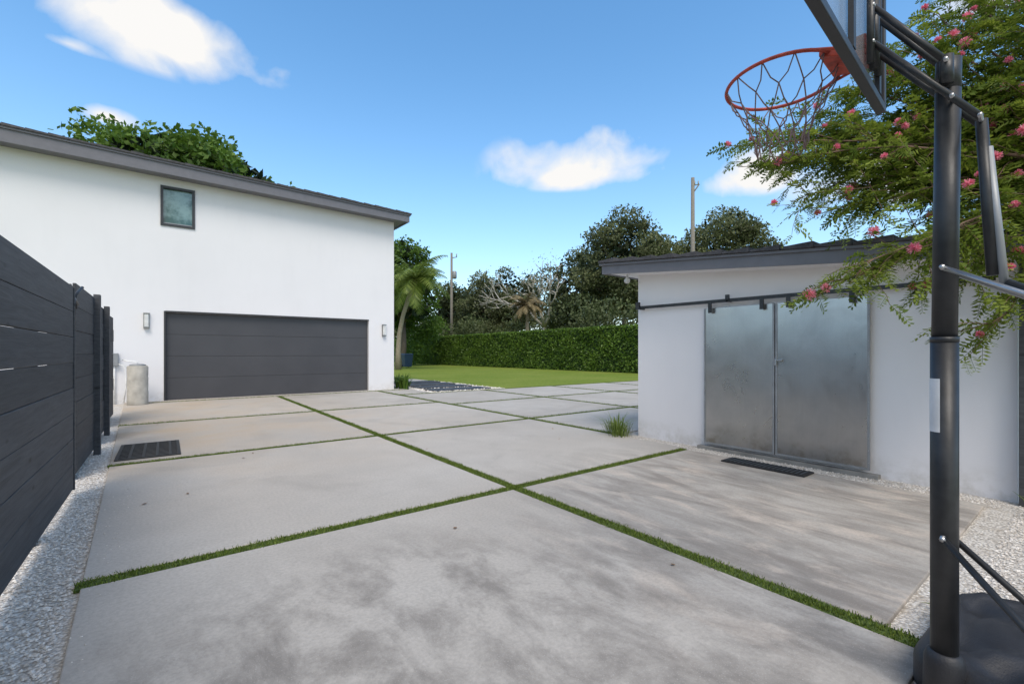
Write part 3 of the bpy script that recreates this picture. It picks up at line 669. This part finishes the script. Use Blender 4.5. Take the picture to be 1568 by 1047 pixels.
# ------------------------------------------------------------------ camera
cam=bpy.data.cameras.new('Camera'); co=bpy.data.objects.new('Camera',cam); col.objects.link(co); scene.camera=co
co.location=(0,0,H); co.rotation_euler=(math.radians(90),0,-TH); cam.lens=16.0; cam.sensor_width=36; cam.shift_y=.0105
cam.clip_start=.05; cam.clip_end=2000
# ------------------------------------------------------------------ light
SE=math.radians(54); az=math.radians(206)
sun=bpy.data.lights.new('sun','SUN'); so=bpy.data.objects.new('sun',sun); col.objects.link(so)
sun.energy=2.3; sun.angle=math.radians(28); sun.color=(1,.925,.84)
sd=Vector((math.sin(az)*math.cos(SE),math.cos(az)*math.cos(SE),math.sin(SE)))
so.rotation_euler=sd.to_track_quat('Z','Y').to_euler(); so.location=(0,0,20)
w=bpy.data.worlds.new('World'); scene.world=w; w.use_nodes=True; nt=w.node_tree; nt.nodes.clear()
def nd(t,**k):
    n=nt.nodes.new(t)
    for a,v in k.items(): setattr(n,a,v)
    return n
def ma(op,a,b=None,clamp=False):
    m=nd('ShaderNodeMath',operation=op); m.use_clamp=clamp
    for i,v in enumerate((a,b)):
        if v is None: continue
        if isinstance(v,(int,float)): m.inputs[i].default_value=v
        else: nt.links.new(v,m.inputs[i])
    return m.outputs[0]
sky=nd('ShaderNodeTexSky',sky_type='NISHITA'); sky.sun_disc=False; sky.sun_elevation=SE; sky.sun_rotation=az
sky.air_density=1.0; sky.dust_density=.6; sky.ozone_density=1.5
hsv=nd('ShaderNodeHueSaturation'); hsv.inputs['Hue'].default_value=.493; hsv.inputs['Saturation'].default_value=1.22; hsv.inputs['Value'].default_value=2.1; nt.links.new(sky.outputs[0],hsv.inputs['Color'])
tc=nd('ShaderNodeTexCoord'); sx=nd('ShaderNodeSeparateXYZ'); nt.links.new(tc.outputs['Generated'],sx.inputs[0])
AZ=ma('MULTIPLY',ma('ARCTAN2',sx.outputs[0],sx.outputs[1]),57.2958); EL=ma('MULTIPLY',ma('ARCSINE',sx.outputs[2]),57.2958)
nz=nd('ShaderNodeTexNoise'); nz.inputs['Scale'].default_value=7; nz.inputs['Detail'].default_value=6; nz.inputs['Roughness'].default_value=.5; nz.inputs['Distortion'].default_value=.2
nt.links.new(tc.outputs['Generated'],nz.inputs['Vector'])
clouds=[(-1.5,29.2,13.5,3.8,3.4,1.1),(45,21.2,11.5,5.4,1.8,1.1),(65,18.6,6,3,1.8,.8),(-4.6,21.1,2.6,1.2,.9,1.15),(-7,25.9,3,.8,.6,.6),(84,29,7,3,2,1),(77,17,9,4,3,.8)]
acc=None
for (a0,e0,wa,hu,hl,st) in clouds:
    du=ma('DIVIDE',ma('SUBTRACT',AZ,a0),wa); de=ma('SUBTRACT',EL,e0)
    dv=ma('MAXIMUM',ma('DIVIDE',de,hu),ma('DIVIDE',de,-hl))
    r=ma('SQRT',ma('ADD',ma('MULTIPLY',du,du),ma('MULTIPLY',dv,dv)))
    v=ma('MULTIPLY',ma('SUBTRACT',1.0,r),st)
    acc=v if acc is None else ma('MAXIMUM',acc,v)
# unseen cloud added as neutral white fill light, behind the camera and overhead
vd=nd('ShaderNodeVectorMath',operation='DOT_PRODUCT'); nt.links.new(tc.outputs['Generated'],vd.inputs[0]); vd.inputs[1].default_value=(-.606*.62,-.796*.62,.78)
fill_cloud=ma('SUBTRACT',ma('MULTIPLY',vd.outputs['Value'],1.5),.62)
acc=ma('MAXIMUM',acc,fill_cloud)
nn_=ma('MULTIPLY',ma('SUBTRACT',nz.outputs['Fac'],.5),2.8)
den=ma('ADD',acc,nn_); gate=ma('MULTIPLY',ma('ADD',acc,.15,),4,True)
den=ma('MULTIPLY',ma('MULTIPLY',ma('SUBTRACT',den,.05),1.5,True),gate)
bg=nd('ShaderNodeBackground'); bg.inputs[1].default_value=.13
hz=ma('POWER',ma('SUBTRACT',1,ma('MAXIMUM',sx.outputs[2],0)),5,True)
mxc=nd('ShaderNodeMix',data_type='RGBA'); nt.links.new(ma('MULTIPLY',hz,.75),mxc.inputs[0]); nt.links.new(hsv.outputs[0],mxc.inputs[6]); mxc.inputs[7].default_value=(5.5,6.7,7.4,1)
nt.links.new(mxc.outputs[2],bg.inputs[0])
bc_=nd('ShaderNodeBackground'); bc_.inputs[0].default_value=(1,.985,.965,1); bc_.inputs[1].default_value=.97
ms=nd('ShaderNodeMixShader'); nt.links.new(den,ms.inputs[0]); nt.links.new(bg.outputs[0],ms.inputs[1]); nt.links.new(bc_.outputs[0],ms.inputs[2])
wo=nd('ShaderNodeOutputWorld'); nt.links.new(ms.outputs[0],wo.inputs[0])
scene.view_settings.view_transform='Standard'; scene.view_settings.look='None'; scene.view_settings.exposure=0
